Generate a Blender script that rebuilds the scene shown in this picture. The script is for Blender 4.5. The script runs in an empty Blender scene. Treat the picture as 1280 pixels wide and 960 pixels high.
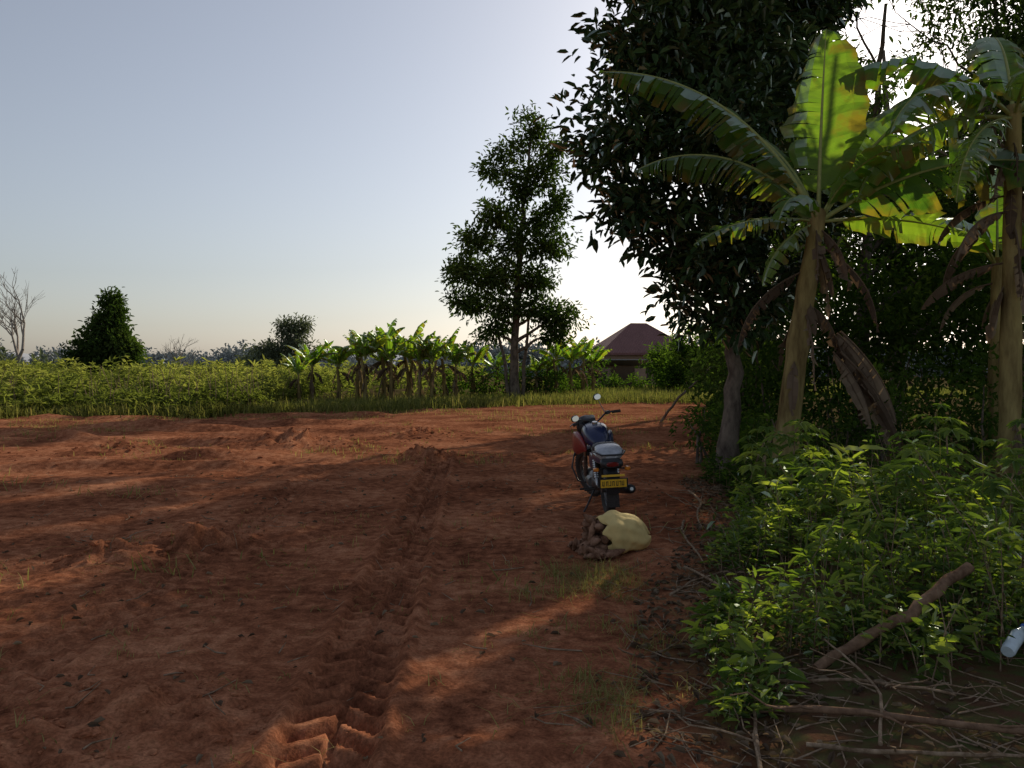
import bpy, math, random, bmesh
import numpy as np
from mathutils import Vector, Matrix, Euler
R = np.random.default_rng(7)
random.seed(7)
scene = bpy.context.scene
COL = scene.collection
rad = math.radians
EL,AZ=25.5,29.
SUN=np.array([math.sin(rad(AZ))*math.cos(rad(EL)),math.cos(rad(AZ))*math.cos(rad(EL)),math.sin(rad(EL))])
# openings cut into the canopy to let sun through: (x,y,z,radius) of the spots that the low sun reaches
GAPS=[(-.7,3.5,0,.34),(-.4,4.2,0,.30),(-1.0,3.0,0,.32),(-.05,4.9,0,.22),(.4,5.4,0,.24),(.75,6.1,0,.22),(-.25,3.3,0,.22),
 (-3.7,5.8,0,.20),(-3.4,6.4,0,.20),(-3.1,7.0,0,.20),(-2.8,7.6,0,.20),(-4.9,7.2,0,.28),(-4.5,8.0,0,.28),(-4.1,8.8,0,.28),(-3.6,9.8,0,.28),
 (-5.8,9.4,0,.4),(-5.2,10.4,0,.4),(-4.4,11.6,0,.4),(.95,7.0,.3,.25),
 (2.0,5.4,.4,.6),(3.0,6.5,.5,.65),(2.6,4.7,.4,.6),(1.6,4.8,.3,.35),(3.4,5.4,.5,.55),(4.2,7.2,.8,.6),(2.6,7.6,.5,.4),(3.6,8.6,.8,.5),(1.7,3.9,.1,.3),
 (4.0,9.9,5.0,.7),(5.0,9.9,4.2,.5),(3.6,9.8,1.6,.3),(4.4,9.9,3.6,.4)]
GAPS=np.array(GAPS)

# ------------------------------------------------------------ mesh builder
class MB:
    def __init__(s):
        s.V=[];s.F=[];s.M=[];s.C=[];s.S=[];s.n=0
    def add(s,V,F,mat=0,col=0.5,smooth=False):
        V=np.asarray(V,float);F=np.asarray(F,int)
        if len(V)==0: return
        c=np.ones((len(V),4))
        col=np.asarray(col,float)
        if col.ndim==0: c[:,:3]=col
        elif col.ndim==1 and len(col)==len(V): c[:,0]=col;c[:,1:3]=0.5
        else: c[:,:3]=col
        s.V.append(V);s.F.append(F+s.n);s.M.append((mat,len(F)));s.S.append(smooth);s.C.append(c);s.n+=len(V)
    def build(s,name,mats,parent=None,loc=None,rot=None,scale=None,link=True):
        me=bpy.data.meshes.new(name)
        V=np.concatenate(s.V)
        loops=np.concatenate([f.ravel() for f in s.F])
        tot=np.concatenate([np.full(len(f),f.shape[1]) for f in s.F])
        start=np.concatenate([[0],np.cumsum(tot)[:-1]])
        mi=np.concatenate([np.full(n,m) for m,n in s.M])
        sm=np.concatenate([np.full(n,sv) for sv,(m,n) in zip(s.S,s.M)])
        me.vertices.add(len(V));me.vertices.foreach_set("co",V.astype(np.float32).ravel())
        me.loops.add(len(loops));me.loops.foreach_set("vertex_index",loops.astype(np.int32))
        me.polygons.add(len(tot));me.polygons.foreach_set("loop_start",start.astype(np.int32))
        me.polygons.foreach_set("material_index",mi.astype(np.int32))
        me.polygons.foreach_set("use_smooth",sm.astype(bool))
        me.update(calc_edges=True)
        a=me.attributes.new("col",'FLOAT_COLOR','POINT')
        a.data.foreach_set("color",np.concatenate(s.C).astype(np.float32).ravel())
        for m in mats: me.materials.append(m)
        return obj(name,me,parent,loc,rot,scale)
def obj(name,me,parent=None,loc=None,rot=None,scale=None):
    o=bpy.data.objects.new(name,me);COL.objects.link(o)
    if parent: o.parent=parent
    if loc is not None:o.location=loc
    if rot is not None:o.rotation_euler=rot
    if scale is not None:o.scale=scale
    return o
def nrm(v):
    v=np.asarray(v,float);return v/(np.linalg.norm(v,axis=-1,keepdims=True)+1e-9)

def tube(mb,path,radii,sides=8,mat=0,col=0.5,smooth=True,cap=False):
    P=np.asarray(path,float);k=len(P)
    r=np.asarray(radii,float)
    if r.ndim==0:r=np.full(k,float(r))
    T=np.gradient(P,axis=0);T=nrm(T)
    ref=np.array([1.,0,0]) if abs(T[0][0])<.8 else np.array([0,1.,0])
    u=nrm(np.cross(T[0],ref));Us=[]
    for i in range(k):
        u=u-T[i]*np.dot(u,T[i]);u=u/(math.sqrt(u@u)+1e-9);Us.append(u)
    Us=np.array(Us);W=np.cross(T,Us)
    a=np.linspace(0,2*np.pi,sides,endpoint=False)
    V=P[:,None,:]+r[:,None,None]*(np.cos(a)[None,:,None]*Us[:,None,:]+np.sin(a)[None,:,None]*W[:,None,:])
    V=V.reshape(-1,3)
    i=np.repeat(np.arange(k-1),sides);j=np.tile(np.arange(sides),k-1);j2=(j+1)%sides
    F=np.stack([i*sides+j,i*sides+j2,(i+1)*sides+j2,(i+1)*sides+j],1)
    c=np.zeros((len(V),3));c[:,0]=col;c[:,1]=np.repeat(np.linspace(0,1,k),sides);c[:,2]=np.tile(np.linspace(0,1,sides),k)
    mb.add(V,F,mat,c,smooth)
    if cap:
        for i in (0,k-1):
            Vc=np.vstack([V[i*sides:(i+1)*sides],P[i]])
            mb.add(Vc,[[j,(j+1)%sides,sides] for j in range(sides)],mat,col,False)
def box(mb,c,s,mat=0,rot=None,col=0.5):
    c=np.array(c,float);s=np.array(s,float)/2
    V=np.array([[x,y,z] for x in(-1,1) for y in(-1,1) for z in(-1,1)])*s
    if rot is not None:V=V@np.array(Euler(rot).to_matrix()).T
    mb.add(V+c,[[0,1,3,2],[4,6,7,5],[0,4,5,1],[2,3,7,6],[0,2,6,4],[1,5,7,3]],mat,col)
def loft(mb,secs,mat=0,n=20,e=0.75,cy=0.0):
    V=[]
    a=np.linspace(0,2*np.pi,n,endpoint=False)
    for s in secs:
        x,z,hw,hh=s[:4];y0=s[4] if len(s)>4 else cy
        yy=hw*np.sign(np.cos(a))*np.abs(np.cos(a))**e;zz=hh*np.sign(np.sin(a))*np.abs(np.sin(a))**e
        V.append(np.stack([np.full(n,x),y0+yy,z+zz],1))
    V=np.concatenate(V);F=[]
    for i in range(len(secs)-1):
        for j in range(n):
            F.append([i*n+j,i*n+(j+1)%n,(i+1)*n+(j+1)%n,(i+1)*n+j])
    mb.add(V,F,mat,.5,True)
    for i in (0,len(secs)-1):
        Vc=np.vstack([V[i*n:(i+1)*n],V[i*n:(i+1)*n].mean(0)])
        mb.add(Vc,[[j,(j+1)%n,n] for j in range(n)],mat,.5,True)
def torus(mb,c,Rr,r,mat=0,n=40,m=10,sq=1.0):
    a=np.linspace(0,2*np.pi,n,endpoint=False);b=np.linspace(0,2*np.pi,m,endpoint=False)
    A,B=np.meshgrid(a,b,indexing='ij')
    rr=Rr+r*np.cos(B)
    V=np.stack([rr*np.cos(A),r*sq*np.sin(B),rr*np.sin(A)],-1).reshape(-1,3)+np.array(c)
    F=[[i*m+j,i*m+(j+1)%m,((i+1)%n)*m+(j+1)%m,((i+1)%n)*m+j] for i in range(n) for j in range(m)]
    mb.add(V,F,mat,.5,True)

# ------------------------------------------------------------ noise
TAB=R.random((8,256,256))
def vn(x,y,s=0):
    xi=np.floor(x).astype(int);yi=np.floor(y).astype(int);fx=x-xi;fy=y-yi
    fx=fx*fx*(3-2*fx);fy=fy*fy*(3-2*fy);T=TAB[s%8]
    a=T[xi&255,yi&255];b=T[(xi+1)&255,yi&255];c=T[xi&255,(yi+1)&255];d=T[(xi+1)&255,(yi+1)&255]
    return (a*(1-fx)+b*fx)*(1-fy)+(c*(1-fx)+d*fx)*fy-.5
def fbm(x,y,o=4,s=0):
    t=0;a=1
    for i in range(o):
        t=t+a*vn(x*2**i+17.3*i,y*2**i+5.1*i,s+i);a*=.5
    return t
def sstep(a,b,x):
    t=np.clip((x-a)/(b-a),0,1);return t*t*(3-2*t)
def bushline(y): return 0.25*y-0.02+0.18*np.sin(y*.9)
def fieldedge(x): return 34+0.35*np.clip(x,-20,12)+1.2*np.sin(x*.4)
PILES=((-2.75,7.1,.40,.13),(-3.4,6.7,.3,.08),(-1.5,14.,.5,.15),(-1.7,3.5,.45,.07),(-4.6,17.,.9,.16),(-7.5,15.,.7,.14),(-2.2,19.,.6,.14),(-2.3,2.9,.4,.06))
def H(x,y):
    x=np.asarray(x,float);y=np.asarray(y,float)
    near=1-sstep(40,60,np.hypot(x,y))
    h=.12*fbm(x*.12,y*.12,3,1)
    soil=near*(1-sstep(-.2,.5,x-bushline(y)))*(1-sstep(-1,1.5,y-fieldedge(x)))
    rough=.30+1.1*sstep(-.05,.35,fbm(x*.35+9,y*.35,3,2))
    xc0=-.80-.045*(y-3.9)
    rough=rough*(.3+.7*sstep(.2,.6,np.abs(x-xc0)))
    h=h+soil*rough*(.034*fbm(x*1.5,y*1.8,4,3)+.022*np.abs(fbm(x*8,y*8,3,4))+.010*vn(x*26,y*26,1))
    fr=sstep(8,12,y)*soil
    h=h+fr*.13*fbm(x*.22+y*.12,y*1.1,2,5)*(.4+sstep(0,8,-x))
    for k,(yy,sl,am) in enumerate(((20.5,.03,.16),(17.2,-.05,.14),(24.,.02,.12),(14.3,.06,.12),(12.,-.04,.09),(27.5,.02,.1))):
        h=h+soil*am*np.exp(-((y-(yy+sl*x+.5*np.sin(x*.5+k)))/.25)**2)*sstep(1.5,5,-x)*(.5+1.8*vn(x*1.1,y*.5,k)+.3)
    for (cx,cy,rr,hh) in PILES:
        h=h+hh*np.exp(-((x-cx)**2+(y-cy)**2)/rr**2)*(.7+2.2*vn(x*9,y*9,2)+.3)
    for off,dep in ((0,1.25),(-1.75,.4)):
        xc=xc0+off
        u=(x-xc)/.19
        m=(1-sstep(.95,1.15,np.abs(u)))*(1-sstep(12,16,y))*soil*(.65+.6*sstep(-.25,.2,fbm(x*1.5,y*.9,2,6)))
        lug=sstep(-.25,.35,np.sin(2*np.pi*(y+.15*np.abs(u))/.19+np.where(u>0,np.pi,0)+1.2*vn(x*2,y*2,3)))*(np.abs(u)>.08)
        h=h-dep*m*(.055-.048*lug)+dep*.03*soil*np.exp(-((np.abs(u)-1.3)/.22)**2)*(1-sstep(12,16,y))
    for off,w in ((1.1,.22),(-3.6,.25)):
        xc=off-.02*(y-5)-.2+.05*np.sin(y*.5)
        h=h-.03*soil*np.exp(-((x-xc)/w)**4)
    h=h+near*.10*sstep(-.1,1.2,x-bushline(y))
    return h

# ------------------------------------------------------------ materials
def newmat(name):
    m=bpy.data.materials.new(name);m.use_nodes=True
    nt=m.node_tree;nt.nodes.clear()
    return m,nt,nt.nodes,nt.links
def principled(name,col,rough=.5,metal=0.,var=.15,scale=30,bump=0.,spec=.5,coat=0):
    m,nt,N,L=newmat(name)
    out=N.new('ShaderNodeOutputMaterial');b=N.new('ShaderNodeBsdfPrincipled')
    tc=N.new('ShaderNodeTexCoord');no=N.new('ShaderNodeTexNoise');no.inputs['Scale'].default_value=scale;no.inputs['Detail'].default_value=5
    L.new(tc.outputs['Object'],no.inputs['Vector'])
    rp=N.new('ShaderNodeValToRGB')
    rp.color_ramp.elements[0].position=.3;rp.color_ramp.elements[1].position=.7
    rp.color_ramp.elements[0].color=(*[c*(1-var) for c in col],1);rp.color_ramp.elements[1].color=(*[min(1,c*(1+var)) for c in col],1)
    L.new(no.outputs['Fac'],rp.inputs['Fac']);L.new(rp.outputs['Color'],b.inputs['Base Color'])
    b.inputs['Roughness'].default_value=rough;b.inputs['Metallic'].default_value=metal
    b.inputs['Specular IOR Level'].default_value=spec;b.inputs['Coat Weight'].default_value=coat
    if bump:
        bp=N.new('ShaderNodeBump');bp.inputs['Strength'].default_value=bump;bp.inputs['Distance'].default_value=.02
        L.new(no.outputs['Fac'],bp.inputs['Height']);L.new(bp.outputs['Normal'],b.inputs['Normal'])
    L.new(b.outputs['BSDF'],out.inputs['Surface']);return m
def leafmat(name,dark,mid,light,trans,tf=.35,gloss=0.,rough=.4,veins=False):
    m,nt,N,L=newmat(name)
    out=N.new('ShaderNodeOutputMaterial')
    at=N.new('ShaderNodeAttribute');at.attribute_name='col'
    sp=N.new('ShaderNodeSeparateColor');L.new(at.outputs['Color'],sp.inputs['Color'])
    rp=N.new('ShaderNodeValToRGB');e=rp.color_ramp.elements
    e[0].position=0;e[0].color=(*dark,1);e[1].position=1;e[1].color=(*light,1)
    x=e.new(.5);x.color=(*mid,1)
    L.new(sp.outputs['Red'],rp.inputs['Fac'])
    src=rp.outputs['Color']
    if veins:
        mt=N.new('ShaderNodeMath');mt.operation='SINE'
        ml=N.new('ShaderNodeMath');ml.operation='MULTIPLY';ml.inputs[1].default_value=900
        L.new(sp.outputs['Green'],ml.inputs[0]);L.new(ml.outputs[0],mt.inputs[0])
        mr=N.new('ShaderNodeMapRange');mr.inputs[1].default_value=-1;mr.inputs[2].default_value=1;mr.inputs[3].default_value=.85;mr.inputs[4].default_value=1.05
        L.new(mt.outputs[0],mr.inputs[0])
        m2=N.new('ShaderNodeMix');m2.data_type='RGBA';m2.blend_type='MULTIPLY';m2.inputs['Factor'].default_value=1
        L.new(src,m2.inputs['A']);L.new(mr.outputs[0],m2.inputs['B']);src=m2.outputs['Result']
        no=N.new('ShaderNodeTexNoise');no.inputs['Scale'].default_value=3.5;no.inputs['Detail'].default_value=5
        tc=N.new('ShaderNodeTexCoord');L.new(tc.outputs['Object'],no.inputs['Vector'])
        m3=N.new('ShaderNodeMix');m3.data_type='RGBA';m3.inputs['B'].default_value=(.17,.105,.035,1)
        ad=N.new('ShaderNodeMath');ad.operation='MULTIPLY_ADD';ad.inputs[1].default_value=.24
        L.new(sp.outputs['Blue'],ad.inputs[0]);L.new(no.outputs['Fac'],ad.inputs[2])
        r3=N.new('ShaderNodeMapRange');r3.inputs[1].default_value=.64;r3.inputs[2].default_value=.80;r3.inputs[4].default_value=.85
        L.new(ad.outputs[0],r3.inputs[0]);L.new(r3.outputs[0],m3.inputs['Factor']);L.new(src,m3.inputs['A']);src=m3.outputs['Result']
    b=N.new('ShaderNodeBsdfDiffuse');L.new(src,b.inputs['Color']);cur=b.outputs[0]
    if tf>0:
        t=N.new('ShaderNodeBsdfTranslucent');mx=N.new('ShaderNodeMixShader')
        mm=N.new('ShaderNodeMix');mm.data_type='RGBA';mm.blend_type='MULTIPLY';mm.inputs['Factor'].default_value=1;mm.clamp_result=False
        mm.inputs['B'].default_value=(*trans,1);L.new(src,mm.inputs['A']);L.new(mm.outputs['Result'],t.inputs['Color'])
        mx.inputs[0].default_value=tf;L.new(cur,mx.inputs[1]);L.new(t.outputs[0],mx.inputs[2]);cur=mx.outputs[0]
    if gloss>0:
        g=N.new('ShaderNodeBsdfGlossy');g.inputs['Roughness'].default_value=rough;g.inputs['Color'].default_value=(.7,.8,.7,1)
        fr=N.new('ShaderNodeFresnel');fr.inputs['IOR'].default_value=1.4
        ml=N.new('ShaderNodeMath');ml.operation='MULTIPLY';ml.inputs[1].default_value=gloss;L.new(fr.outputs[0],ml.inputs[0])
        m4=N.new('ShaderNodeMixShader');L.new(ml.outputs[0],m4.inputs[0]);L.new(cur,m4.inputs[1]);L.new(g.outputs[0],m4.inputs[2]);cur=m4.outputs[0]
    L.new(cur,out.inputs['Surface'])
    return m
def barkmat(name,c1,c2,scale=8,stretch=.25,bump=.6):
    m,nt,N,L=newmat(name)
    out=N.new('ShaderNodeOutputMaterial');b=N.new('ShaderNodeBsdfDiffuse')
    tc=N.new('ShaderNodeTexCoord');mp=N.new('ShaderNodeMapping');mp.inputs['Scale'].default_value=(1,1,stretch)
    no=N.new('ShaderNodeTexNoise');no.inputs['Scale'].default_value=scale;no.inputs['Detail'].default_value=6;no.inputs['Roughness'].default_value=.65
    L.new(tc.outputs['Object'],mp.inputs[0]);L.new(mp.outputs[0],no.inputs['Vector'])
    rp=N.new('ShaderNodeValToRGB');rp.color_ramp.elements[0].position=.35;rp.color_ramp.elements[1].position=.65
    rp.color_ramp.elements[0].color=(*c1,1);rp.color_ramp.elements[1].color=(*c2,1)
    L.new(no.outputs['Fac'],rp.inputs['Fac']);L.new(rp.outputs['Color'],b.inputs['Color'])
    bp=N.new('ShaderNodeBump');bp.inputs['Strength'].default_value=bump;bp.inputs['Distance'].default_value=.03
    L.new(no.outputs['Fac'],bp.inputs['Height']);L.new(bp.outputs['Normal'],b.inputs['Normal'])
    L.new(b.outputs[0],out.inputs[0]);return m
def groundmat():
    m,nt,N,L=newmat("soil")
    out=N.new('ShaderNodeOutputMaterial');b=N.new('ShaderNodeBsdfDiffuse');b.inputs['Roughness'].default_value=.4
    tc=N.new('ShaderNodeTexCoord');at=N.new('ShaderNodeAttribute');at.attribute_name='col'
    sp=N.new('ShaderNodeSeparateColor');L.new(at.outputs['Color'],sp.inputs['Color'])
    def noise(s,d=5,r=.6):
        n=N.new('ShaderNodeTexNoise');n.inputs['Scale'].default_value=s;n.inputs['Detail'].default_value=d;n.inputs['Roughness'].default_value=r
        L.new(tc.outputs['Object'],n.inputs['Vector']);return n
    n1=noise(.8,5);n2=noise(9,5);n3=noise(60,4,.7)
    rp=N.new('ShaderNodeValToRGB');e=rp.color_ramp.elements
    e[0].position=.38;e[0].color=(.13,.047,.025,1);e[1].position=.64;e[1].color=(.48,.215,.115,1)
    x=e.new(.5);x.color=(.29,.110,.056,1)
    ad=N.new('ShaderNodeMath');ad.operation='MULTIPLY_ADD';ad.inputs[1].default_value=.5
    L.new(n1.outputs['Fac'],ad.inputs[0])
    a2=N.new('ShaderNodeMath');a2.operation='MULTIPLY';a2.inputs[1].default_value=.5
    L.new(n2.outputs['Fac'],a2.inputs[0]);L.new(a2.outputs[0],ad.inputs[2])
    L.new(ad.outputs[0],rp.inputs['Fac'])
    gr=N.new('ShaderNodeMapRange');gr.inputs[1].default_value=.3;gr.inputs[2].default_value=.7;gr.inputs[3].default_value=.55;gr.inputs[4].default_value=1.35
    L.new(n3.outputs['Fac'],gr.inputs[0])
    mg=N.new('ShaderNodeMix');mg.data_type='RGBA';mg.blend_type='MULTIPLY';mg.inputs['Factor'].default_value=1
    L.new(rp.outputs[0],mg.inputs['A']);L.new(gr.outputs[0],mg.inputs['B'])
    gp=N.new('ShaderNodeValToRGB');g=gp.color_ramp.elements
    g[0].position=.4;g[0].color=(.11,.06,.035,1);g[1].position=.65;g[1].color=(.085,.10,.035,1)
    L.new(n2.outputs['Fac'],gp.inputs['Fac'])
    mk=N.new('ShaderNodeMix');mk.data_type='RGBA'
    L.new(sp.outputs['Red'],mk.inputs['Factor']);L.new(mg.outputs['Result'],mk.inputs['A']);L.new(gp.outputs[0],mk.inputs['B'])
    L.new(mk.outputs['Result'],b.inputs['Color'])
    bp=N.new('ShaderNodeBump');bp.inputs['Strength'].default_value=.55;bp.inputs['Distance'].default_value=.010
    hs=N.new('ShaderNodeMath');hs.operation='MULTIPLY_ADD';hs.inputs[1].default_value=2.5
    L.new(n2.outputs['Fac'],hs.inputs[0]);L.new(n3.outputs['Fac'],hs.inputs[2])
    L.new(hs.outputs[0],bp.inputs['Height']);L.new(bp.outputs['Normal'],b.inputs['Normal'])
    L.new(b.outputs[0],out.inputs[0]);return m

M_ground=groundmat()
M_jack=leafmat("glossy_leaf",(.014,.028,.009),(.028,.055,.016),(.055,.095,.026),(1,1,1),0,.40,.4)
M_tree=leafmat("tree_leaf",(.03,.05,.016),(.055,.085,.025),(.10,.13,.04),(1.4,1.8,.6),.25,0)
M_bush=leafmat("bush_leaf",(.025,.045,.014),(.05,.085,.022),(.11,.15,.035),(1.8,2.2,.6),.35,0)
M_weed=leafmat("weed_leaf",(.05,.085,.02),(.10,.155,.035),(.23,.27,.07),(2.2,2.3,.6),.45,.3,.5)
M_crop=leafmat("crop_leaf",(.085,.105,.03),(.15,.175,.055),(.27,.275,.10),(1.6,1.7,.7),.40,0)
M_far=leafmat("far_leaf_hazed",(.24,.27,.27),(.28,.31,.31),(.33,.355,.35),(1,1,1),0,0)  # pale bluish grey: distance haze painted into the leaf colour
M_hedge=leafmat("hedge_leaf",(.08,.10,.07),(.12,.14,.09),(.16,.18,.11),(1.3,1.4,.8),.25,0)
M_ban=leafmat("banana_blade",(.05,.095,.022),(.09,.155,.032),(.17,.22,.05),(2.1,2.6,.55),.45,.35,.5,True)
M_dry=leafmat("dry_leaf",(.08,.055,.038),(.16,.115,.08),(.28,.22,.15),(1.1,1.,.8),.25,0)
M_grass=leafmat("grass_blade",(.08,.10,.03),(.15,.16,.05),(.34,.29,.13),(1.5,1.5,.8),.35,0)
M_rib=principled("banana_rib",(.28,.30,.10),.6,spec=.2)
M_stemb=barkmat("banana_stem",(.10,.065,.03),(.36,.29,.12),5,.2,.3)
M_bark=barkmat("bark",(.07,.055,.045),(.22,.18,.14),9,.4)
M_barkp=barkmat("pale_bark",(.16,.14,.12),(.34,.30,.26),9,.4)
M_twig=barkmat("dry_twig",(.14,.09,.055),(.38,.28,.19),20,1,.3)
M_log=barkmat("log_wood",(.12,.07,.045),(.30,.19,.12),12,.6,.5)

# ------------------------------------------------------------ ground
def axis(lo,hi,a,b,step,g):
    mid=list(np.arange(a,b+1e-6,step))
    v=mid[-1];s=step;up=[]
    while v<hi: s*=g;v+=s;up.append(v)
    v=mid[0];s=step;dn=[]
    while v>lo: s*=g;v-=s;dn.append(v)
    return np.array(dn[::-1]+mid+up)
gx=axis(-1500,1500,-3.5,1.6,.024,1.05);gy=axis(-60,2500,2.2,8.0,.024,1.015)
X,Y=np.meshgrid(gx,gy,indexing='ij')
Z=H(X,Y)
nx,ny=len(gx),len(gy)
I=np.arange(nx*ny).reshape(nx,ny)
F=np.stack([I[:-1,:-1],I[1:,:-1],I[1:,1:],I[:-1,1:]],-1).reshape(-1,4)
veg=np.maximum(sstep(-.4,.5,X-bushline(Y)+.5*vn(X*2,Y*2)),sstep(-1,1.5,Y-fieldedge(X)+2*vn(X*.7,Y*.7)))
mb=MB();c=np.zeros((nx*ny,3));c[:,0]=veg.ravel()
mb.add(np.stack([X,Y,Z],-1).reshape(-1,3),F,0,c,True)
mb.build("ground",[M_ground])

def ridge(name,d,h0,amp,col,fr,seed):
    xs=np.linspace(-d*1.6,d*1.6,220);ys=np.linspace(d,d*1.5,12)
    X,Y=np.meshgrid(xs,ys,indexing='ij')
    t=(Y-d)/(d*.5);Z=np.sin(np.pi*np.clip(t,0,1))*(h0+amp*fbm(X*fr,Y*fr*.3,5,seed))-1
    n,m=X.shape;I=np.arange(n*m).reshape(n,m)
    F=np.stack([I[:-1,:-1],I[1:,:-1],I[1:,1:],I[:-1,1:]],-1).reshape(-1,4)
    mb=MB();mb.add(np.stack([X,Y,Z],-1).reshape(-1,3),F,0,.5,True)
    mb.build(name,[principled(name+"_hazed",col,1,0,.1,.02,spec=0)])  # hill colour is a pale grey-blue with the distance haze painted in
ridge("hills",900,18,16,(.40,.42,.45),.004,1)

# ------------------------------------------------------------ leaves
LT=np.array([[0,0,0],[.28,-.42,.10],[.68,-.36,.06],[1,0,-.10],[.68,.36,.06],[.28,.42,.10]])
LF=np.array([[0,1,2,3],[0,3,4,5]])
def leaves(mb,P,D,L,W,mat=0,rnd=None,upb=1.0,curl=1.0):
    N=len(P);D=nrm(D)
    up=R.normal(size=(N,3))*.55;up[:,2]+=upb
    S=nrm(np.cross(up,D));U=np.cross(D,S)
    L=np.broadcast_to(L,(N,));W=np.broadcast_to(W,(N,))
    V=P[:,None,:]+LT[None,:,0,None]*L[:,None,None]*D[:,None,:]+LT[None,:,1,None]*W[:,None,None]*S[:,None,:]+LT[None,:,2,None]*curl*L[:,None,None]*U[:,None,:]
    Fc=(LF[None]+6*np.arange(N)[:,None,None]).reshape(-1,4)
    if rnd is None:rnd=R.random(N)
    mb.add(V.reshape(-1,3),Fc,mat,np.repeat(np.clip(rnd,0,1),6))
def gapmask(P):  # drops leaves along the sun's direction so the chosen spots get lit
    keep=np.ones(len(P),bool)
    for g in GAPS:
        d=P-g[:3];s=d@SUN;perp=np.linalg.norm(d-s[:,None]*SUN,axis=1)
        keep&=~((s>1.2)&(perp<g[3]*(.85+.4*R.random(len(P)))))
    return keep
def crown(mb,clumps,ntw,nlf,L,W,mat=1,spread=.12,droop=.2,shell=.5):
    for c in clumps:
        c=list(c);C=np.array(c[:3]);r=np.array(c[3:6]) if len(c)>=6 else np.full(3,c[3])
        dens=(r[0]*r[1]*r[2])**(.72)
        n=max(6,int(ntw*dens))
        d=nrm(R.normal(size=(n,3)));rr=R.random(n)**(.45)*(1+.22*R.normal(size=n)*.8)
        bias=fbm(d[:,0]*2+C[0],d[:,2]*2+C[2]+d[:,1],2,3)
        rr=rr*(1+.7*bias)
        T=C+d*rr[:,None]*r
        base=.45+.25*R.normal()*.6+.3*R.normal(size=n)*.6
        P=np.repeat(T,nlf,0);O=np.repeat(d,nlf,0);N=len(P)
        P=P+R.normal(size=(N,3))*spread*.5
        D=O*.55+R.normal(size=(N,3))*.75;D[:,2]-=droop
        D=nrm(D)
        rnd=np.repeat(base,nlf)+R.normal(size=N)*.15
        if C[1]<36:
            k=gapmask(P);P=P[k];D=D[k];rnd=rnd[k];N=len(P)
        Ls=L*(.65+.6*R.random(N))
        leaves(mb,P+D*spread*.3,D,Ls,Ls*W,mat,rnd)
def limb(mb,a,b,r0,r1,n=7,wob=.08,mat=0,sag=0.,sides=7):
    a=np.array(a,float);b=np.array(b,float);t=np.linspace(0,1,n)[:,None]
    L=np.linalg.norm(b-a)
    P=a+(b-a)*t+np.array([0,0,1.])*np.sin(np.pi*t)*sag*L
    w=R.normal(size=(n,3))*wob*L*.3*np.sin(np.pi*t);P=P+w
    tube(mb,P,np.linspace(r0,r1,n),sides,mat)
    return P
def tree(name,trunk,r0,clumps,ntw,nlf,L,W,leafm,barkm=M_bark,twigs=5,**k):
    mb=MB();tp=np.array(trunk,float)
    t=np.linspace(0,1,len(tp));tt=np.linspace(0,1,22)
    P=np.stack([np.interp(tt,t,tp[:,i]) for i in range(3)],1)
    P[1:-1]+=R.normal(size=(20,3))*r0*.12
    P[0,2]-=.15
    rr=r0*(1-.82*tt)*(1+.5*np.exp(-tt*22))
    tube(mb,P,rr,12,0)
    for c in clumps:
        C=np.array(c[:3]);r=c[3]
        zz=C[2]-.55*np.linalg.norm(C[:2]-tp[0][:2])-.25*r
        zi=np.argmin(np.abs(P[:,2]-np.clip(zz,P[0,2]+(P[-1,2]-P[0,2])*.15,P[-1,2])))
        Q=limb(mb,P[zi],C,rr[zi]*.55,r0*.06,8,.10,0,.04)
        for _ in range(twigs):
            e=C+nrm(R.normal(size=3))*r*.85
            limb(mb,Q[R.integers(4,8)],e,r0*.06,.008,5,.12,0,.03,4)
    crown(mb,clumps,ntw,nlf,L,W,1,**k)
    return mb.build(name,[barkm,leafm])

jc=[(1.55,11.8,4.95,.75,.9,.8),(1.95,12,6.2,.75,1,.9),(2.3,12.3,7.5,.9,1,.9),(1.9,11.7,3.95,.75,.9,.55),(2.5,11.7,3.5,.75,.9,.5),(3.0,11.9,3.2,.8,1,.6),
    (2.9,12,5.0,1.1,1.3,1.0),(3.1,12.3,6.5,1.1,1.3,1.0),(3.5,12.6,8.2,1.3,1.4,1.0),(4.2,12.8,4.4,1.,1.2,.9),(4.4,13,6.0,1.1,1.3,1.),
    (4.7,13.2,7.7,1.2,1.3,1.),(3.4,12.2,2.6,.6,.7,.65),(5.4,14.0,5.3,1.0,1.1,.9),(4.1,12.8,3.2,.8,.9,.7),(2.35,12.0,2.7,.2,.25,.3),(2.8,12.6,2.6,.4,.5,.5),(3.8,12.8,9.8,1.4,1.4,.9)]
tree("jackfruit_tree",[(3.35,12.4,0.1),(3.42,12.4,1.6),(3.5,12.5,3.2),(3.4,12.5,5),(3.5,12.6,8)],.15,jc,135,12,.20,.46,M_jack,twigs=7,spread=.22,droop=.2)

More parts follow.
